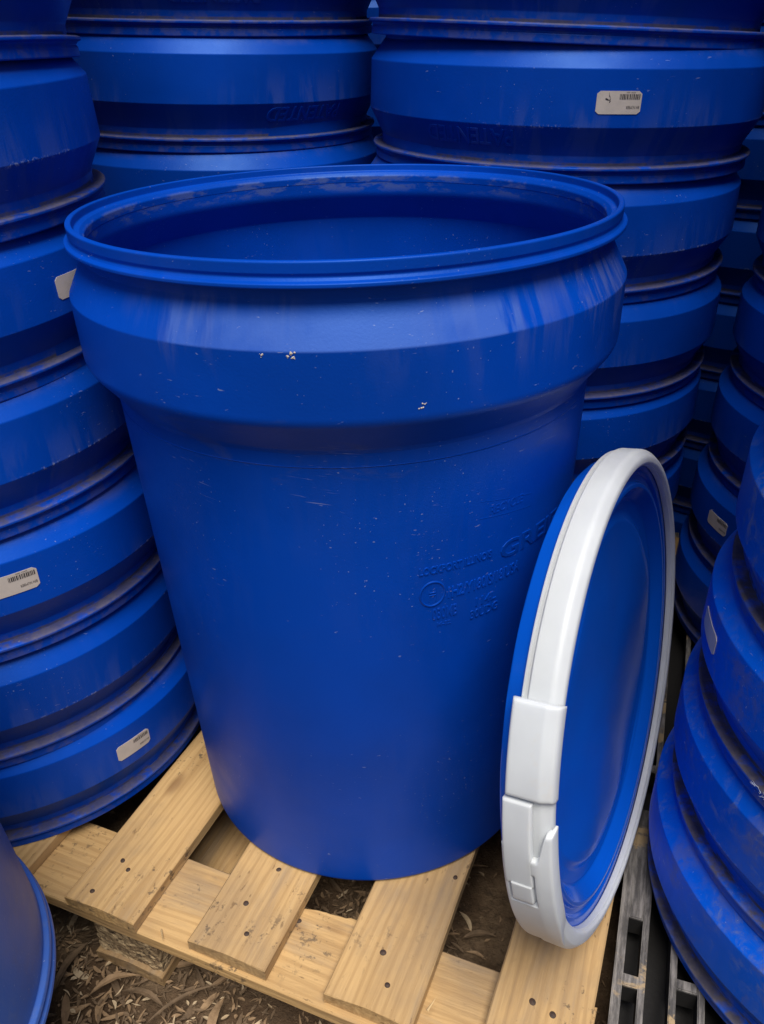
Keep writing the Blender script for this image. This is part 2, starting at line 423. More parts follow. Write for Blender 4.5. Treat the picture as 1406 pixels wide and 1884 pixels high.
# ------------------------------------------------------------------ wooden pallet
UD = Vector((.4200, .9075, 0)).normalized(); VD = Vector((UD.y, -UD.x, 0))       # along the boards / across them
def uv(u, v, z=0): return UD*u+VD*v+Vector((0, 0, z))
PAL = thing('wooden_pallet', 'pale pine pallet on the dirt, under the open drum and left stack', 'pallet', uv(-.05, -.3, -.135))
ROT = math.atan2(UD.y, UD.x)
def board(name, u0, u1, v0, v1, z0, z1, mat, jag=0.0, along='u', seed=0, parent=None, chew=None):
    """a sawn board: local X along the grain, edges eased, sides slightly wavy; chew(t)-> extra recess of one long edge"""
    rnd = random.Random(seed); n = 36
    if along == 'u': L0, L1, W0, W1 = u0, u1, v0, v1
    else: L0, L1, W0, W1 = v0, v1, u0, u1
    Lc, Wc, zc = (L0+L1)/2, (W0+W1)/2, z1
    L, W, T = L1-L0, W1-W0, z1-z0
    v = []; f = []; e = .0018
    if chew: n = 260
    o1, o2 = rnd.random()*50, rnd.random()*50
    for i in range(n+1):
        x = -L/2+L*i/n
        jl = .0014*noise.noise(Vector((x*9, o1, 0))); jr = .0014*noise.noise(Vector((x*9, o2, 0)))
        zz = .0012*noise.noise(Vector((x*3, o1, 5)))
        a = -W/2+jl; b = W/2+jr
        if chew: b -= chew(x+L/2)
        x2 = x+(.0012*noise.noise(Vector((0, o1, 2))) if i in (0, n) else 0)
        sec = [(a+e, zz), ((a+b)/2, zz+.0006), (b-e, zz), (b, zz-e), (b, zz-T+e), (b-e, zz-T), (a+e, zz-T), (a, zz-T+e), (a, zz-e)]
        ex = 0
        for q, (y, z) in enumerate(sec):
            xx = x2
            if i == 0 and q in (0, 1, 2, 5, 6): xx += .0012
            if i == n and q in (0, 1, 2, 5, 6): xx -= .0012
            if i in (0, n): xx += .0010*noise.noise(Vector((y*60, z*60, o1)))
            v.append((xx, y, z))
    k = 9
    for i in range(n):
        for q in range(k):
            p = (q+1) % k; f.append((i*k+q, (i+1)*k+q, (i+1)*k+p, i*k+p))
    f.append(tuple(range(k))); f.append(tuple(reversed(range(n*k, n*k+k))))
    o = obj(name, mesh(name, v, f), mat, parent or PAL)
    c = uv(Lc, Wc, zc) if along == 'u' else uv(Wc, Lc, zc)
    if along == 'u': R = Matrix((UD, -VD, Vector((0, 0, 1)))).transposed().to_4x4()
    else: R = Matrix((VD, UD, Vector((0, 0, 1)))).transposed().to_4x4()
    R.translation = c - PAL.location
    o.matrix_local = R
    return o
PITCH_B = .1718; BW = .1015
fronts = {0: -.352, 1: -.3615, 2: -.3555, 3: -.353, 4: -.356}
top_boards = []
for k in range(-3, 5):
    v0 = -.2533+PITCH_B*(k-1)
    u0 = fronts.get(k, -.357)
    top_boards.append((k, v0, board('board', u0, .74, v0, v0+BW, -.0185, 0.0, M_WOOD, seed=20+k)))
def chew(t):
    # torn back edge of the front cross board between the second and third top boards
    d = 0
    c = t-.945
    if .0 < c < .085: d = .0015+.011*(1-c/.085)**1.5+.002*noise.noise(Vector((c*31+.37, 3.3, .4)))+.0012*noise.noise(Vector((c*173+.2, .6, .1)))
    return max(0, d)
for i, (a, b) in enumerate(((-.3595, -.250), (.14, .24), (.635, .741))):
    board('cross_board', a, b, -.955, .366, -.0380, -.0190, M_WOOD, along='v', seed=60+i, chew=chew if i == 0 else None)
M_CHIP = NT('chipboard'); 
def _chip():
    s = M_CHIP; P, X, Y, Z, rv = s.coords()
    vo = s.t.nodes.new('ShaderNodeTexVoronoi'); s.l(s.vmul(P, (90, 90, 230)), vo.inputs['Vector']); vo.inputs['Scale'].default_value = 1.0; vo.inputs['Randomness'].default_value = 1.0
    sep = s.t.nodes.new('ShaderNodeSeparateColor'); s.l(vo.outputs['Color'], sep.inputs[0])
    col = s.mix(s.ramp(sep.outputs[0], .1, .9), (.24, .16, .085), (.60, .44, .25))
    col = s.mix(s.ramp(s.noise(P, 140, 4), .50, .66), col, (.12, .08, .045))
    s.l(col, s.b.inputs['Base Color']); s.b.inputs['Roughness'].default_value = .9
    hh = s.math('ADD', sep.outputs[1], s.noise(P, 200, 4))
    s.l(s.bump(hh, .9, .004).outputs[0], s.b.inputs['Normal'])
_chip()
def block(u0, u1, v0, v1, z0, z1, seed):
    rnd = random.Random(seed); bm = bmesh.new()
    bmesh.ops.create_cube(bm, size=1)
    bmesh.ops.scale(bm, vec=(u1-u0, v1-v0, z1-z0), verts=bm.verts)
    bmesh.ops.subdivide_edges(bm, edges=bm.edges, cuts=12, use_grid_fill=True)
    for v in bm.verts:
        p = v.co
        v.co = p+Vector((noise.noise(p*170+Vector((seed, 0, 0))), noise.noise(p*170+Vector((0, seed, 5))), .15*noise.noise(p*90)))*.0026
    me = bpy.data.meshes.new('block'); bm.to_mesh(me); bm.free()
    o = obj('block', me, M_CHIP.m, PAL)
    R = Matrix((UD, -VD, Vector((0, 0, 1)))).transposed().to_4x4(); R.translation = uv((u0+u1)/2, (v0+v1)/2, (z0+z1)/2)-PAL.location
    o.matrix_local = R
sd_ = 1
for u0 in (-.352, .145, .640):
    for v0 in (-.94, -.2385, .262):
        block(u0+.006, u0+.094, v0, v0+.096, -.1145, -.0385, sd_); sd_ += 1
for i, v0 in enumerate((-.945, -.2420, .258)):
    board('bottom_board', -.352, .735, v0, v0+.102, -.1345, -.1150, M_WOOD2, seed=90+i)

# nail heads sunk in the boards (pixel-measured world positions of the photo's nails)
def nail(x, y, z=0.0, r=.0042, dz=.0006):
    pr = [(0, .0, 0), (r*.55, .0, .0), (r*.62, -.0004, 0), (r*.85, -.0001, 0), (r, -.0012, 0)]
    me = bpy.data.meshes.get('nail_mesh') or revolve('nail_mesh', [(a/r*.0042, b) for a, b, _ in pr], 12)
    o = obj('nail', me, M_NAIL, PAL); o.location = Vector((x, y, z+dz+.0008))-PAL.location
    o.scale = (r/.0042, r/.0042*(.8+.3*random.random()), 1); o.rotation_euler = (0, 0, random.random()*3)
    return o
NAILS = [(-.3218, -.1761), (-.3119, -.1902), (-.3493, -.2173), (-.1236, -.2029), (-.1597, -.2466), (-.1553, -.2856), (.0006, -.3178), (.0035, -.3549), (.093, -.2282), (.156, -.3824), (.1742, -.397)]
for i, (x, y) in enumerate(NAILS): nail(x, y, .0, .0030+.0016*random.random())
nail(-.0978, -.2603, -.019, .0035)
for k, v0, b in top_boards:
    for u in (.19, .69):
        for dv in (.03, .07):
            if random.random() < .8:
                p = uv(u+random.uniform(-.02, .02), v0+dv); nail(p.x, p.y, 0, .0035)
# wood splinters on board ends
M_SPL = simple('fresh_splinter', (.62, .44, .22), .7)
for (x, y, z, ang, L) in ((-.262, -.262, -.018, -1.2, .020), (.045, -.385, -.001, .8, .016)):
    v = [(0, 0, 0), (0, .003, 0), (0, .0015, .002), (L, .001, .006)]
    o = obj('splinter', mesh('splinter', v, [(0, 2, 1), (0, 1, 3), (1, 2, 3), (2, 0, 3)]), M_SPL, PAL)
    o.location = Vector((x, y, z))-PAL.location; o.rotation_euler = (0, 0, ang)

# ------------------------------------------------------------------ black plastic pallet
def black_plastic():
    s = NT('black_pallet_plastic'); P, X, Y, Z, rv = s.coords(False)
    col = s.mix(s.ramp(s.noise(s.vmul(P, (9, 60, 60)), 1.6, 6, .7), .40, .66), (.075, .070, .067), (.27, .25, .235))
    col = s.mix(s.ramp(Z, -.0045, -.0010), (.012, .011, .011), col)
    geo = s.t.nodes.new('ShaderNodeNewGeometry')
    sand = s.math('MULTIPLY', s.ramp(s.noise(P, 15, 5, .68, .5), .56, .63), s.ramp(Z, -.006, -.0005))
    col = s.mix(s.math('MULTIPLY', sand, .85), col, (.46, .33, .18))
    s.l(col, s.b.inputs['Base Color']); s.b.inputs['Roughness'].default_value = .62
    s.l(s.bump(s.noise(P, 160, 6, .7), .5, .0012).outputs[0], s.b.inputs['Normal'])
    return s.m
M_BLACK = black_plastic()
PU = Vector((.374, .928, 0)).normalized(); PV = Vector((PU.y, -PU.x, 0))
DZ = -.0225
PP = bpy.data.objects.new('plastic_pallet', None); C.objects.link(PP)
PP.matrix_world = Matrix.Translation((0, 0, DZ)) @ Matrix((PU, -PV, Vector((0, 0, 1)))).transposed().to_4x4()
tag(PP, 'worn black plastic pallet with slotted rails under the scuffed right-hand stack', 'pallet')
def rail_mesh(name, v0, v1, us, depth, side=.0):
    """slotted rail: us = list of (u0,u1,ya,yb) openings"""
    # local: x = u, y = -v
    bm = bmesh.new()
    cuts = sorted(us)
    U0, U1 = -.62, .78
    def quadbox(x0, x1, y0, y1, d=depth):
        r = bmesh.ops.create_cube(bm, size=1)
        for q in r['verts']:
            q.co = Vector(((x0+x1)/2+q.co.x*(x1-x0), -((y0+y1)/2)+q.co.y*(y1-y0), -d/2+q.co.z*d))
    # two long bars and cross bars butted between them
    ya, yb = cuts[0][2], cuts[0][3]
    quadbox(U0, U1, v0, ya); quadbox(U0, U1, yb, v1)
    x = U0
    for (a, b, _, _) in cuts:
        if a > x: quadbox(x, a, ya+.0002, yb-.0002, depth-.001)
        x = b
    if x < U1: quadbox(x, U1, ya+.0002, yb-.0002, depth-.001)
    bmesh.ops.bevel(bm, geom=[e for e in bm.edges if abs(e.verts[0].co.z) < 1e-5 and abs(e.verts[1].co.z) < 1e-5], offset=.0012, segments=2, affect='EDGES')
    me = bpy.data.meshes.new(name); bm.to_mesh(me); bm.free(); return me
vv = .366; i = 0
while vv < 1.25:
    wdt = .0345 if i == 0 else .037
    ya, yb = vv+.0105 if i == 0 else vv+.0075, vv+wdt-.0075
    us = [(-.617+.0855*k, -.617+.0855*k+.0715, ya, yb) for k in range(5)] if i != 1 else [(-.62+.0855*k, -.62+.0855*k+.0735, ya, yb) for k in range(6)]
    us = [(a, b, ya, yb) for a, b, _, _ in us]
    # measured: openings end at u = -.146 (first rail) with a solid stretch behind
    last = us[-1][1]; sh = (-.147-last) if i == 0 else (-.1335-last)
    us = [(a+sh, b+sh, ya, yb) for a, b, _, _ in us]; us = [q for q in us if q[0] > -.615]
    us += [(.02+.0855*k, .0915+.0855*k, ya, yb) for k in range(8)]
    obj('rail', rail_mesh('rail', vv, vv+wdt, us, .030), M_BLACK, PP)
    vv += .0595; i += 1
def pbox(name, x0, x1, y0, y1, z0, z1):
    bm = bmesh.new(); r = bmesh.ops.create_cube(bm, size=1)
    for q in r['verts']: q.co = Vector(((x0+x1)/2+q.co.x*(x1-x0), -(y0+y1)/2+q.co.y*(y1-y0), (z0+z1)/2+q.co.z*(z1-z0)))
    bmesh.ops.bevel(bm, geom=list(bm.edges), offset=.002, segments=2, affect='EDGES')
    me = bpy.data.meshes.new(name); bm.to_mesh(me); bm.free(); return obj(name, me, M_BLACK, PP)
pbox('dark_underlay', -.60, .70, .372, 1.24, -.0600, -.0543)  # solid black sheet added so the gaps between the rails read dark
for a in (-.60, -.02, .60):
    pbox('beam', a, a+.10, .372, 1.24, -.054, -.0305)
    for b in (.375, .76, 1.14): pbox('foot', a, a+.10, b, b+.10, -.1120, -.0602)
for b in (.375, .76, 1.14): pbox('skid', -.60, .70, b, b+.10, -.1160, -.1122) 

# ------------------------------------------------------------------ main open drum
MAIN = thing('open_drum', 'large open-topped blue tapered drum standing upright on the wooden pallet', 'drum', (0, 0, .0008))
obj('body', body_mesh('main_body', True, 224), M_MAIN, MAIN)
obj('rim', rim_mesh('main_rim', True, 224), M_MAIN, MAIN)
rad_main = lambda z: out_r(H-z)
def emboss(txt, a0, a1, zb, ht, ext=.0006, flip=False, parent=MAIN, rad=rad_main, mat=None, bev=.0004, squash=None):
    v, f, wd = text_mesh(txt, .0, 0)
    # thickness: build a raised, bevelled letter in real units
    R = rad(zb); arc = math.radians(abs(a1-a0))*R; sx = arc/wd
    cu = bpy.data.curves.new('t', 'FONT'); cu.body = txt; cu.size = 1; cu.resolution_u = 3
    cu.extrude = ext/ht*.5; cu.bevel_depth = bev/ht*.7; cu.bevel_resolution = 1; cu.offset = .004
    o = bpy.data.objects.new('t', cu); C.objects.link(o); dg = bpy.context.evaluated_depsgraph_get(); dg.update()
    me = bpy.data.meshes.new_from_object(o.evaluated_get(dg))
    v = np.array([tuple(q.co) for q in me.vertices]); f = [tuple(p.vertices) for p in me.polygons]
    bpy.data.objects.remove(o)
    v[:, 0] -= v[:, 0].min(); v[:, 1] /= .70; v[:, 2] *= ht
    return obj('embossed_lettering', mesh('emb', wrap(v, a0, zb, sx, ht, rad, .0001, flip), f), mat or M_MAIN, parent)
emboss('LOCKPORT ILLINOIS', -78.2, -60.3, .4540, .0082, ext=.0006)
emboss('GREIF', -57.6, -36.0, .4460, .0190, ext=.0009)
emboss('1H2/Y180/S/18/USA', -71.3, -51.0, .4215, .0125, ext=.0006)
emboss('114L', -64.0, -58.2, .4005, .0095, ext=.0006)
emboss('30UDG', -65.2, -57.4, .3860, .0100, ext=.0006)
emboss('030MB', -75.0, -68.8, .3985, .0130, ext=.0006)
emboss('M-32', -73.8, -70.4, .3890, .0045, ext=.0004, bev=.0002)
def emb_ring(ac, zc, rx_, rz, w_=.0012, h_=.0009):
    v = []; f = []; n = 64
    for i in range(n):
        t = 2*PI*i/n
        for k, (dr, dh) in enumerate(((-w_, 0), (-w_*.3, h_), (w_*.3, h_), (w_, 0))):
            a = math.radians(ac)+(rx_+dr)*math.cos(t)/.247; z = zc+(rz+dr)*math.sin(t); r = rad_main(z)+dh
            v.append((r*math.cos(a), r*math.sin(a), z))
    for i in range(n):
        j = (i+1) % n
        for k in range(3): f.append((i*4+k, j*4+k, j*4+k+1, i*4+k+1))
    return mesh('emb_ring', v, f, True)
obj('embossed_emblem', emb_ring(-75.0, .4300, .0125, .0140), M_MAIN, MAIN)
def emb_lines(segs, w_=.0009, h_=.0007, name='embossed_emblem'):
    v = []; f = []
    for (a0, z0, a1, z1) in segs:
        n = 10; k0 = len(v)
        dx = math.radians(a1-a0)*.247; dz = z1-z0; L = math.hypot(dx, dz); px, pz = -dz/L, dx/L
        for i in range(n+1):
            t = i/n
            for (d, hh) in ((-w_, 0), (0, h_), (w_, 0)):
                a = math.radians(a0+(a1-a0)*t)+px*d/.247; z = z0+dz*t+pz*d; r = rad_main(z)+hh
                v.append((r*math.cos(a), r*math.sin(a), z))
        for i in range(n):
            for k in range(2): f.append((k0+i*3+k, k0+i*3+k+3, k0+i*3+k+4, k0+i*3+k+1))
    return obj(name, mesh(name, v, f, True), M_MAIN, MAIN)
emb_lines([(-75.8, .4385, -75.8, .4315), (-74.2, .4385, -74.2, .4315), (-75.8, .4315, -74.2, .4315), (-75.8, .4285, -75.8, .4215), (-74.2, .4285, -74.2, .4215), (-75.8, .4285, -74.2, .4285)], .0006)
emb_lines([(-64.2, .5205, -49.0, .5070), (-64.2, .5020, -49.0, .4930)], .0005, .0003, 'embossed_frame')
emboss('RECYCLE', -61.5, -52.0, .5030, .0090, ext=.0002, bev=.0002)
# faint mould seam line just under the chamfer
sm = revolve('seam', fillet([(.2515, H-.176, 0), (.2530, H-.1752, .0006), (.2522, H-.1772, .0), (.2510, H-.177, 0)], True), 160, True)
obj('mould_seam', sm, M_MAIN, MAIN)

# flecks of dried paint and bird dirt on the main drum
M_FLECK = simple('dried_white_paint', (.62, .58, .52), .8, .6, (.42, .32, .22), 400, .3)
def fleck(ac, zc, size, seed, name='paint_fleck'):
    rnd = random.Random(seed); v = []; f = []
    for q in range(6):
        da = rnd.uniform(-1, 1)*size*1.0; dz = rnd.uniform(-.7, .7)*size; rs = size*rnd.uniform(.12, .42); n = 7; k0 = len(v)
        cz = zc+dz; r = rad_main(cz)+.0007; a = math.radians(ac)+da/r; v.append((r*math.cos(a), r*math.sin(a), cz))
        for i in range(n):
            t = 2*PI*i/n; rr_ = rs*rnd.uniform(.5, 1.2); z = cz+rr_*math.sin(t); r = rad_main(z)+.0001; a2 = a+rr_*math.cos(t)/r
            v.append((r*math.cos(a2), r*math.sin(a2), z))
        for i in range(n): f.append((k0, k0+1+i, k0+1+(i+1) % n))
    obj(name, mesh(name, v, f), M_FLECK, MAIN)
fleck(-79.2, .6370, .0032, 2); fleck(-100.0, .6835, .0042, 5); fleck(-104.5, .6825, .0022, 8)

# ------------------------------------------------------------------ stacked upside-down drums
BODY = body_mesh('stack_body', False); RIMM = rim_mesh('stack_rim', False)
BODY.materials.append(M_STACK); RIMM.materials.append(M_STACK)
BODY2 = BODY.copy(); RIMM2 = RIMM.copy()
for m_ in (BODY2, RIMM2): m_.materials.clear(); m_.materials.append(M_SCUFF)
def drum(x, y, z, rx, ry, label, group, scuffed=False):
    t = thing('stacked_drum', label, 'drum', (x, y, z), group); t.rotation_euler = (rx, ry, 0)
    obj('body', BODY2 if scuffed else BODY, None, t); obj('rim', RIMM2 if scuffed else RIMM, None, t)
    return t
rs = lambda h: out_r(h)
G1 = 'upside-down drums nested in the left stack'
LF = [(-.5259, .1178, -.0000, -.006, .015, 'blue drum at the foot of the left stack, its small barcode label facing the pallet'),
      (-.5356, .1114, .1441, .011, .025, 'upside-down blue drum just above the bottom one of the left stack, no label'),
      (-.5325, .1107, .2915, -.002, .009, 'blue drum in the left stack whose barcode label the left picture edge cuts'),
      (-.5401, .1059, .4388, .009, -.020, 'blank unlabelled blue drum between the two labelled drums halfway up the left stack'),
      (-.5512, .1012, .5857, .021, -.014, 'blue drum of the left stack with a pale sticker half hidden by the open drum'),
      (-.5469, .1009, .7330, .030, -.022, 'blue drum of the left stack level with the open rim, chalky scuffed shoulder'),
      (-.5458, .0997, .8787, .001, -.018, 'topmost blue drum of the left stack, in the upper left corner')]
Ld = [drum(*a, G1) for a in LF]
sticker(Ld[4], -25.2, -14.0, .0800, .1030, rs, blank=True)
sticker(Ld[2], -64.2, -51.6, .0870, .1120, rs)
sticker(Ld[0], -46.7, -36.4, .0800, .1035, rs, full=False)
G2 = 'upside-down drums nested in the back left stack'
for k in range(7):
    z = .7649+(k-5)*.149; t_ = (.034, .045) if k < 6 else (.041, .041)
    nm = {6: 'blue drum behind at top centre-left, cut by the top picture edge', 5: 'blue drum of the back left stack whose wide band shows whole above the open rim', 4: 'blue drum of the back left stack just peeping over the open drum rim'}.get(k, 'blue drum low in the back left stack, hidden behind the open drum')
    x, y = (-.2148, .7033) if k == 6 else (-.2209-.001*(5-k), .7041)
    d = drum(x, y, z if k else .0215, *t_, nm, G2)
    if k == 5: BLd = d
    if k == 6: BLt = d
G3 = 'upside-down drums nested in the back right stack'
BRp = {3: (.3031, .4697, .4344, .029, .034), 4: (.3066, .4702, .5816, .027, .023), 5: (.3196, .4695, .7317, .021, .037), 6: (.3178, .4691, .8821, .022, .063)}
nmr = {6: 'blue drum across the upper right corner, cut by the top picture edge', 5: 'back right drum with barcode label and embossed word on its slope',
       4: 'blue drum of the back right stack at the height of the open drum rim', 3: 'blue drum of the back right stack right of the open drum shoulder', 2: 'blue drum of the back right stack just above the lid ring'}
BRd = {}
for k in range(7):
    if k in BRp: p_ = BRp[k]
    else: p_ = (.3031-.0045*(3-k), .4697+.004*(3-k), max(.4344-.1465*(3-k), .003 if k else -.0005), .012, .018)
    BRd[k] = drum(*p_, nmr.get(k, 'blue drum low in the back right stack, hidden behind the open drum and lid'), G3)
sticker(BRd[5], -95.0, -84.0, .0800, .1045, rs)
def patented(parent, a0, a1, mat):
    emboss('PATENTED', a0, a1, .0590, .0190, ext=.0011, flip=True, parent=parent, rad=rs, mat=mat)
patented(BRd[5], -114.5, -140.0, M_STACK); patented(BLd, -38.5, -65.5, M_STACK)
patented(BLt, -66.0, -92.0, M_STACK)
G4 = 'scuffed upside-down drums nested in the near right stack'
RNp = [(.6010, -.2861, -.0218, .003, .001, 'scuffed blue drum at the foot of the near right stack, on the black plastic pallet'),
       (.6093, -.2911, .1262, -.010, .0, 'scuffed blue drum second from the bottom of the near right stack, dusty rim'),
       (.6121, -.3015, .2731, -.001, .002, 'scuffed blue drum of the near right stack with a frayed white nick on its rim'),
       (.6163, -.3154, .4195, .020, -.007, 'topmost visible scuffed blue drum at the right picture edge beside the lid')]
RN = [drum(*a, G4, True) for a in RNp]
for k, nm in enumerate(('scuffed blue drum added unseen as fifth up the near right stack, to cast shade', 'scuffed blue drum added unseen as sixth up the near right stack, to cast shade', 'scuffed blue drum added unseen as seventh up the near right stack, to cast shade')):  # upper drums added out of frame to shade the stack behind
    drum(.6213+.005*k, -.3274-.012*k, .5665+.147*k, .01, 0, nm, G4, True)
sticker(RN[2], 160.5, 172.5, .085, .107, rs, blank=True)
# frayed nick on that rim
fv = []; ff = []; rnd = random.Random(5)
for i in range(46):
    a = math.radians(193+rnd.uniform(0, 7)); r = .2768+rnd.uniform(-.002, .001); z = .018+rnd.uniform(-.003, .002); L = rnd.uniform(.002, .006)
    d = Vector((rnd.uniform(-1, 1), rnd.uniform(-1, 1), rnd.uniform(-.7, 1))).normalized()*L; k = len(fv)
    p = Vector((r*math.cos(a), r*math.sin(a), z)); fv += [p, p+Vector((.0004, 0, .0004)), p+d]; ff.append((k, k+1, k+2))
obj('frayed_plastic', mesh('fray', fv, ff), simple('frayed_white', (.6, .66, .8), .7), RN[2])
G5 = 'upside-down drums nested in the far right stack'
RFn = {0: 'dim blue drum of the far right stack with a small tilted barcode label', 1: 'dim blue drum of the far right stack just above the labelled one', 2: 'dim blue drum of the far right stack, second below its top one', 3: 'highest visible dim blue drum at the right picture edge, behind the near stack'}
RFp = {0: (.8301, .2504, .1182), 1: (.8390, .2461, .2654), 2: (.8464, .2403, .4120), 3: (.8524, .2362, .5586)}
RFd = {}
for k, p_ in RFp.items(): RFd[k] = drum(*p_, 0, .02, RFn[k], G5)
for k in range(4, 7): drum(.8524+.007*(k-3), .2362-.005*(k-3), .5586+.147*(k-3), 0, .02, 'dim blue drum added unseen atop the far right stack to deepen shade, '+('fifth', 'sixth', 'seventh')[k-4]+' up', G5)  # extra levels above the visible ones, added to deepen the shade here
drum(.824, .253, -.0215, 0, .01, 'dim blue drum at the foot of the far right stack', G5)
sticker(RFd[0], -177.5, -166.8, .083, .106, rs, full=False)
# stacks farther back that close the gaps, built extra tall to darken them
G6 = 'upside-down drums in the dark rows behind'
RL = ['shadowed blue drum in the dark gap between the back right and far right stacks', 'hidden blue drum standing behind the back right stack', 'hidden blue drum behind the left stack', 'blue drum glimpsed between the two back stacks', 'hidden blue drum behind the far right stack']
for j, (x, y, n_) in enumerate(((.84, .80, 11), (.40, 1.10, 11), (-.80, .68, 9), (.05, 1.27, 12), (1.42, .55, 10))):
    for k in range(n_):
        drum(x+.004*k, y, -.134+.147*k+(.072 if j == 3 else .004*j), 0, .01, RL[j], G6)

# ------------------------------------------------------------------ near drum, lower left corner
ND = thing('tapered_drum', 'bluish-grey drum body cut by the lower left picture corner, bright rolled edge at its foot', 'drum', (-.5810, -.4168, .074))
prn = fillet([(0, .44, 0), (.2190, .44, .012), (.2440, .022, .004), (.2440, .018, .002), (.2495, .0165, .0022), (.2510, .012, .0022), (.2480, .008, .0012), (.2520, .004, .001), (.2530, .0, .0008), (.247, 0, .0006), (.2400, .020, .003), (.2150, .436, .01), (0, .436, 0)])
obj('body', revolve('near_body', prn, 192), M_NEAR, ND)
# its own low pallet, mostly outside the picture
NP = bpy.data.objects.new('plastic_crate_pallet', None); C.objects.link(NP)
NP.location = (-.60, -.47, -.132)
tag(NP, 'black plastic base hidden under the drum in the lower left corner', 'pallet')
def npbox(name, x0, x1, y0, y1, z0, z1):
    bm = bmesh.new(); r = bmesh.ops.create_cube(bm, size=1)
    for q in r['verts']: q.co = Vector(((x0+x1)/2+q.co.x*(x1-x0), (y0+y1)/2+q.co.y*(y1-y0), (z0+z1)/2+q.co.z*(z1-z0)))
    bmesh.ops.bevel(bm, geom=list(bm.edges), offset=.003, segments=2, affect='EDGES')
    me = bpy.data.meshes.new(name); bm.to_mesh(me); bm.free(); obj(name, me, M_BLACK, NP)
for i in range(5): npbox('slat', -.32+.098*i, -.32+.098*i+.075, -.40, .13, .186, .2055)
for a in (-.40, -.16, .06): npbox('bearer', -.31, .13, a, a+.06, .0, .1855)

# ------------------------------------------------------------------ lid with white locking ring
az, el, oe, oe2 = -.5407, .1129, .0243, .0237
nN = Vector((math.cos(az)*math.cos(el), math.sin(az)*math.cos(el), math.sin(el)))
aA = nN.cross(Vector((0, 0, 1))).normalized(); bB = aA.cross(nN)
if bB.z < 0: bB = -bB
Xl = bB.cross(nN).normalized()
LC = Vector((.2791, -.2098, .2658))
base = LC-bB*.26-nN*.02; base.z = .001
LID = bpy.data.objects.new('drum_lid', None); C.objects.link(LID)
LM_ = Matrix((Xl, bB, nN)).transposed().to_4x4(); LM_.translation = base; LID.matrix_world = LM_
tag(LID, 'bright blue round drum lid leaning on the open drum, clamped in a white ring', 'drum lid')
off = LM_.inverted() @ LC
def lidwarp(x, y, z):
    p = Vector((x*(1-oe)-oe2*y, y*(1+oe)-oe2*x, z))+off
    wz = (LM_ @ p).z
    if wz < .0012: p.y += (.0012-wz)*1.0
    return tuple(p)
def wav(r, t): return .0034*math.sin(3*t+1)*math.exp(-((r-.17)/.04)**2)+.0016*noise.noise(Vector((r*12*math.cos(t), r*12*math.sin(t), 2)))
face = fillet([(.2550, -.0118, 0), (.2440, -.0122, .002), (.2415, -.0165, .002), (.2350, -.0168, .002), (.2320, -.0110, .0015), (.2280, -.0110, .0015), (.2150, -.0265, .006), (.1990, -.0290, .008), (.1900, -.0245, .008), (.1780, -.0240, .01), (.14, -.0245, 0), (.10, -.0240, 0), (.05, -.0240, 0), (0, -.0240, 0)])
def slim(pr): return [(r-.0038+.0014*min(1, max(0, (r-.252)/.008)) if r > .252 else r*.2482/.252, z*.86) for r, z in pr]
back = fillet([(.2550, -.0118, 0), (.2600, -.0140, .001), (.2620, -.0360, .002), (.2600, -.0400, .003), (.2500, -.0610, .006), (.2380, -.0620, .002), (.2340, -.0500, .004), (.1, -.0480, 0), (0, -.0480, 0)])
def fw_(x, y, z):
    r = math.hypot(x, y); t = math.atan2(y, x)
    if r < .21 and z > -.03: z += wav(r, t)
    if r > .247 and z < -.038:                       # shallow dents in the skirt
        z += 0
        k = 1+.006*noise.noise(Vector((math.cos(t)*7, math.sin(t)*7, z*30)))
        x *= k; y *= k
    return lidwarp(x, y, z)
obj('cover', revolve('lid_cover', slim(list(reversed(face))+back[1:]), 224, warp=fw_), M_LID, LID)
ring = fillet([(.2605, -.0400, .0008), (.2640, -.0402, .0012), (.2642, -.0335, .001), (.2668, -.0322, .0016), (.2672, -.0080, .0105), (.2600, .0005, .006), (.2545, .0005, .0020), (.2532, -.0030, .0010), (.2520, -.0034, .0006), (.2520, -.0112, .0006), (.2560, -.0114, .0004), (.2612, -.0130, .0008), (.2634, -.0360, .0008)], True)
def ringwarp(x, y, z):
    t = math.degrees(math.atan2(y, x)); t = (180-t) % 360; t = t-360 if t > 180 else t       # the photo-side angle
    k = 0
    if -72 < t < 0: k = .0050*math.sin(PI*(t+72)/72)**2
    r = math.hypot(x, y)
    if r > .2570: x, y = x*(1+k/r), y*(1+k/r)
    return lidwarp(x, y, z)
RING = obj('locking_ring', revolve('locking_ring', slim(ring), 224, closed=True, warp=ringwarp), M_WHITE, LID)
def sstep(a, b, x):
    t = min(1, max(0, (x-a)/(b-a))); return t*t*(3-2*t)
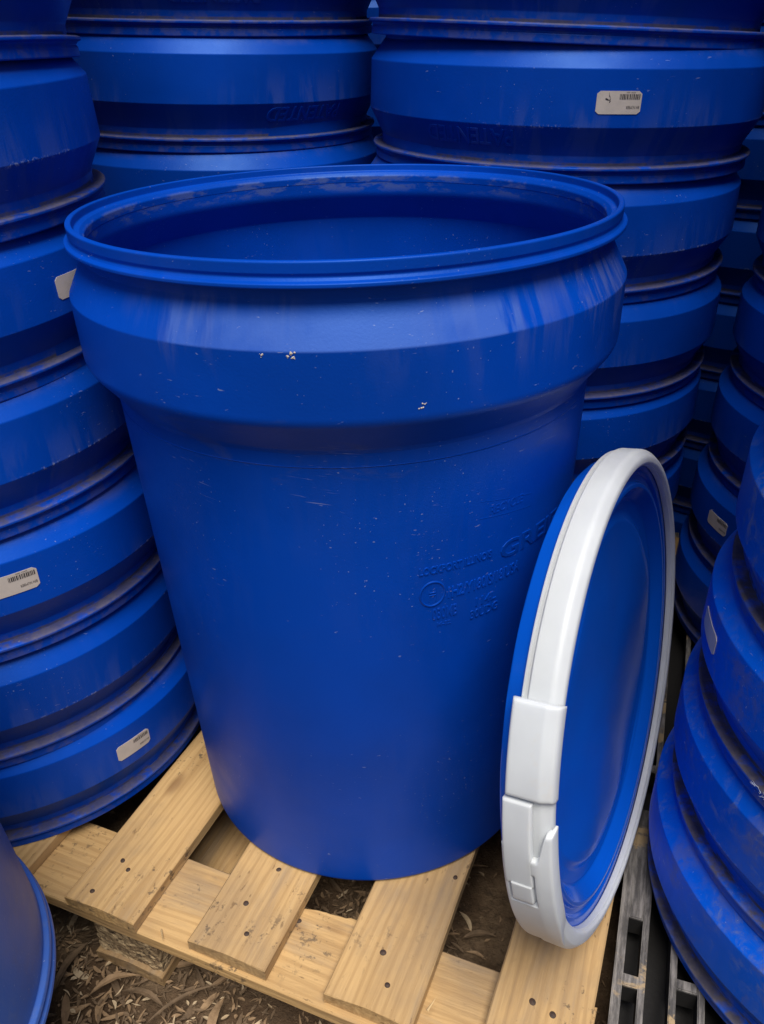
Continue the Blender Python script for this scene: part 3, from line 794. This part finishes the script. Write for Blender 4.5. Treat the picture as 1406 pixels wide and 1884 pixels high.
def clasp_patch(name, t0, t1, w0, w1, rlow, top, nt=70, nw=30, zl=None, mat=None):
    """a moulded piece wrapped over the ring: t = angle, w = across, top(t, w) -> outer radius"""
    v = []; f = []
    def P(t, w_, r):
        if zl: w_ = min(w_, zl(t))
        a = math.radians(180-t); r -= .0032; return lidwarp(r*math.cos(a), r*math.sin(a), w_*.86)
    for i in range(nt+1):
        t = t0+(t1-t0)*i/nt
        for j in range(nw+1):
            w_ = w0+(w1-w0)*j/nw; v.append(P(t, w_, max(rlow(t, w_)+.0002, top(t, w_))))
    N = len(v); ix = lambda i, j: i*(nw+1)+j
    for i in range(nt):
        for j in range(nw): f.append((ix(i, j), ix(i+1, j), ix(i+1, j+1), ix(i, j+1)))
    bd = [(i, 0) for i in range(nt)]+[(nt, j) for j in range(nw)]+[(i, nw) for i in range(nt, 0, -1)]+[(0, j) for j in range(nw, 0, -1)]
    for (i, j) in bd:
        t = t0+(t1-t0)*i/nt; w_ = w0+(w1-w0)*j/nw; v.append(P(t, w_, rlow(t, w_)))
    n = len(bd)
    for k in range(n):
        a = ix(*bd[k]); b = ix(*bd[(k+1) % n]); f.append((a, b, N+(k+1) % n, N+k))
    me = mesh(name, v, f, True)
    bm = bmesh.new(); bm.from_mesh(me); bmesh.ops.recalc_face_normals(bm, faces=bm.faces); bm.to_mesh(me); bm.free()
    for p in me.polygons: p.use_smooth = True
    return obj(name, me, mat or M_WHITE, LID)
def rnd_edge(d, R=.0022):
    return 0 if d >= R else -(R-math.sqrt(max(0, R*R-(R-max(0, d))**2)))
W = math.radians(1)*.268
# upper plate: over the outside and down the front face
def topA(t, w_):
    r = .2745-.0022*sstep(-.012, .0045, w_)*2.6
    d = min((t-topA.lo)*W, (topA.hi-t)*W, w_+.0455, .0028-w_)
    return r+rnd_edge(d, .0040)
topA.lo, topA.hi = 15.8, 33.9
obA = clasp_patch('clasp_cover', 15.8, 33.9, -.0455, .0028, lambda t, w_: .2570 if w_ > .0 else .2650, topA)
def topB(t, w_):
    r = .2740+.0008*sstep(17, 5, t)
    d = min((t+4)*W, (15.2-t)*W, w_+.0470, -.0175-w_); return r+rnd_edge(d, .0016)
clasp_patch('lever', -4.0, 15.2, -.0470, -.0175, lambda t, w_: .2630, topB)
def topC(t, w_):
    # housing: horns at both sides, slot with tab, melting into the ring below
    up = 3.6
    horn = 0
    if w_ > -.0125: horn = (9.6-3.6)*sstep(-.0125, -.0030, w_)
    if w_ < -.0430: horn = 2.4*sstep(-.0430, -.0465, w_)
    edge_d = (up+horn-t)*W
    r = .2745-.0035*sstep(-.015, .005, w_)
    if t < -11: r = r-(r-.2700)*sstep(-11, -46, t)*.95
    d = min(edge_d, w_+.0490, .0034-w_)
    if d <= 0: return .0
    r += rnd_edge(d, .0038)
    # slot
    s1 = min((t+9.4)*W, (-.2-t)*W, w_+.0440, -.0150-w_)
    if s1 > 0:
        r -= .0050*sstep(0, .0010, s1)
        s2 = min((t+8.6)*W, (-3.0-t)*W, w_+.0420, -.0175-w_)
        if s2 > 0: r += .0068*sstep(0, .0016, s2)
    return r
clasp_patch('clasp_housing', -46, 10.0, -.0490, .0034, lambda t, w_: .2560 if w_ > .0004 else .2630, topC, nt=210, nw=66, zl=lambda t: .0034-.012*sstep(-12, -40, t))

# ------------------------------------------------------------------ dead leaves and bark on the dirt
def leafmat(name, a, b):
    return simple(name, a, .8, .9, b, 60, .4, spec=.2)
LMATS = [leafmat('dry_leaf_tan', (.30, .20, .115), (.17, .11, .062)), leafmat('dry_leaf_brown', (.17, .115, .07), (.10, .068, .042)), leafmat('dry_leaf_pale', (.50, .39, .255), (.34, .25, .15))]
def leaf(L, Wd, curl, bend, rnd):
    n = 7; v = []; f = []
    for i in range(n+1):
        t = i/n; w_ = Wd*math.sin(PI*min(1, t*1.02))**.75*(1-.35*t)*(1+.12*rnd.uniform(-1, 1)); x = L*(t-.5)
        z = curl*(math.sin(PI*t)) ; y0 = bend*math.sin(PI*t)
        v += [(x, y0-w_, z+.25*Wd), (x, y0, z), (x, y0+w_, z+.25*Wd*rnd.uniform(.3, 1.6))]
    for i in range(n):
        for k in range(2): f.append((i*3+k, i*3+k+3, i*3+k+4, i*3+k+1))
    return v, f
rnd = random.Random(11)
vs = [[], [], []]; fs_ = [[], [], []]
def scatter(x, y, z, L, Wd, which, yaw, tilt=.15):
    v, f = leaf(L, Wd, rnd.uniform(-.03, .07)*L, rnd.uniform(-.15, .15)*L, rnd)
    Mx = Matrix.Translation((x, y, z)) @ Matrix.Rotation(yaw, 4, 'Z') @ Matrix.Rotation(rnd.uniform(-tilt, tilt), 4, 'Y') @ Matrix.Rotation(rnd.uniform(-.25, .25), 4, 'X')
    k = len(vs[which]); vs[which] += [tuple(Mx @ Vector(p)) for p in v]; fs_[which] += [tuple(a+k for a in q) for q in f]
for i in range(7000):
    x, y = rnd.uniform(-.75, .75), rnd.uniform(-.75, .6)
    if rnd.random() < .55: x, y = rnd.uniform(-.55, .1), rnd.uniform(-.50, -.10)
    big = rnd.random() < .045
    scatter(x, y, rnd.uniform(-.136, -.130), rnd.uniform(.025, .055) if big else rnd.uniform(.004, .020), rnd.uniform(.003, .006) if big else rnd.uniform(.0006, .0028), rnd.choice((0, 0, 0, 1, 1, 1, 1, 1, 2)), rnd.uniform(0, 6.28))
lit = mesh('leaf_litter', sum(vs, []), [tuple(a+(0, len(vs[0]), len(vs[0])+len(vs[1]))[w_] for a in q) for w_ in range(3) for q in fs_[w_]])
for m_ in LMATS: lit.materials.append(m_)
cnt = [len(q) for q in fs_]
lit.polygons.foreach_set('material_index', [0]*cnt[0]+[1]*cnt[1]+[2]*cnt[2])
lo = obj('leaf_litter', lit); lo['kind'] = 'stuff'; lo['label'] = 'brown leaf litter and bark bits strewn on the dirt under the pallets'
BIG = [(-.335, -.262, .065, .0060, .35, 0, 'long tan gum leaf lying at the near drum, below the chipboard block'), (-.395, -.235, .080, .0060, 1.2, 1, 'dark gum leaf pointing under the pallet beside the near drum'),
       (-.300, -.330, .060, .0085, .6, 2, 'pale torn strip of bark at the bottom edge left of the pallet'), (-.250, -.330, .055, .0070, -.5, 2, 'small pale bark flake at the bottom edge'),
       (-.295, -.283, .070, .0050, -.45, 1, 'tan leaf lying along the front of the chipboard block'), (-.200, -.315, .060, .0075, 1.4, 0, 'brown leaf hanging out from under the pallet front edge'),
       (-.245, -.290, .100, .0028, .45, 1, 'thin dark twig-like leaf at the block corner')]
for x, y, L, Wd, yaw, c_, lb in BIG:
    v, f = leaf(L, Wd, .008, .006, rnd)
    o = obj('dry_leaf', mesh('dry_leaf', v, f), LMATS[c_]); o.location = (x, y, -.124); o.rotation_euler = (rnd.uniform(-.2, .2), rnd.uniform(-.08, .08), yaw)
    tag(o, lb, 'leaf')
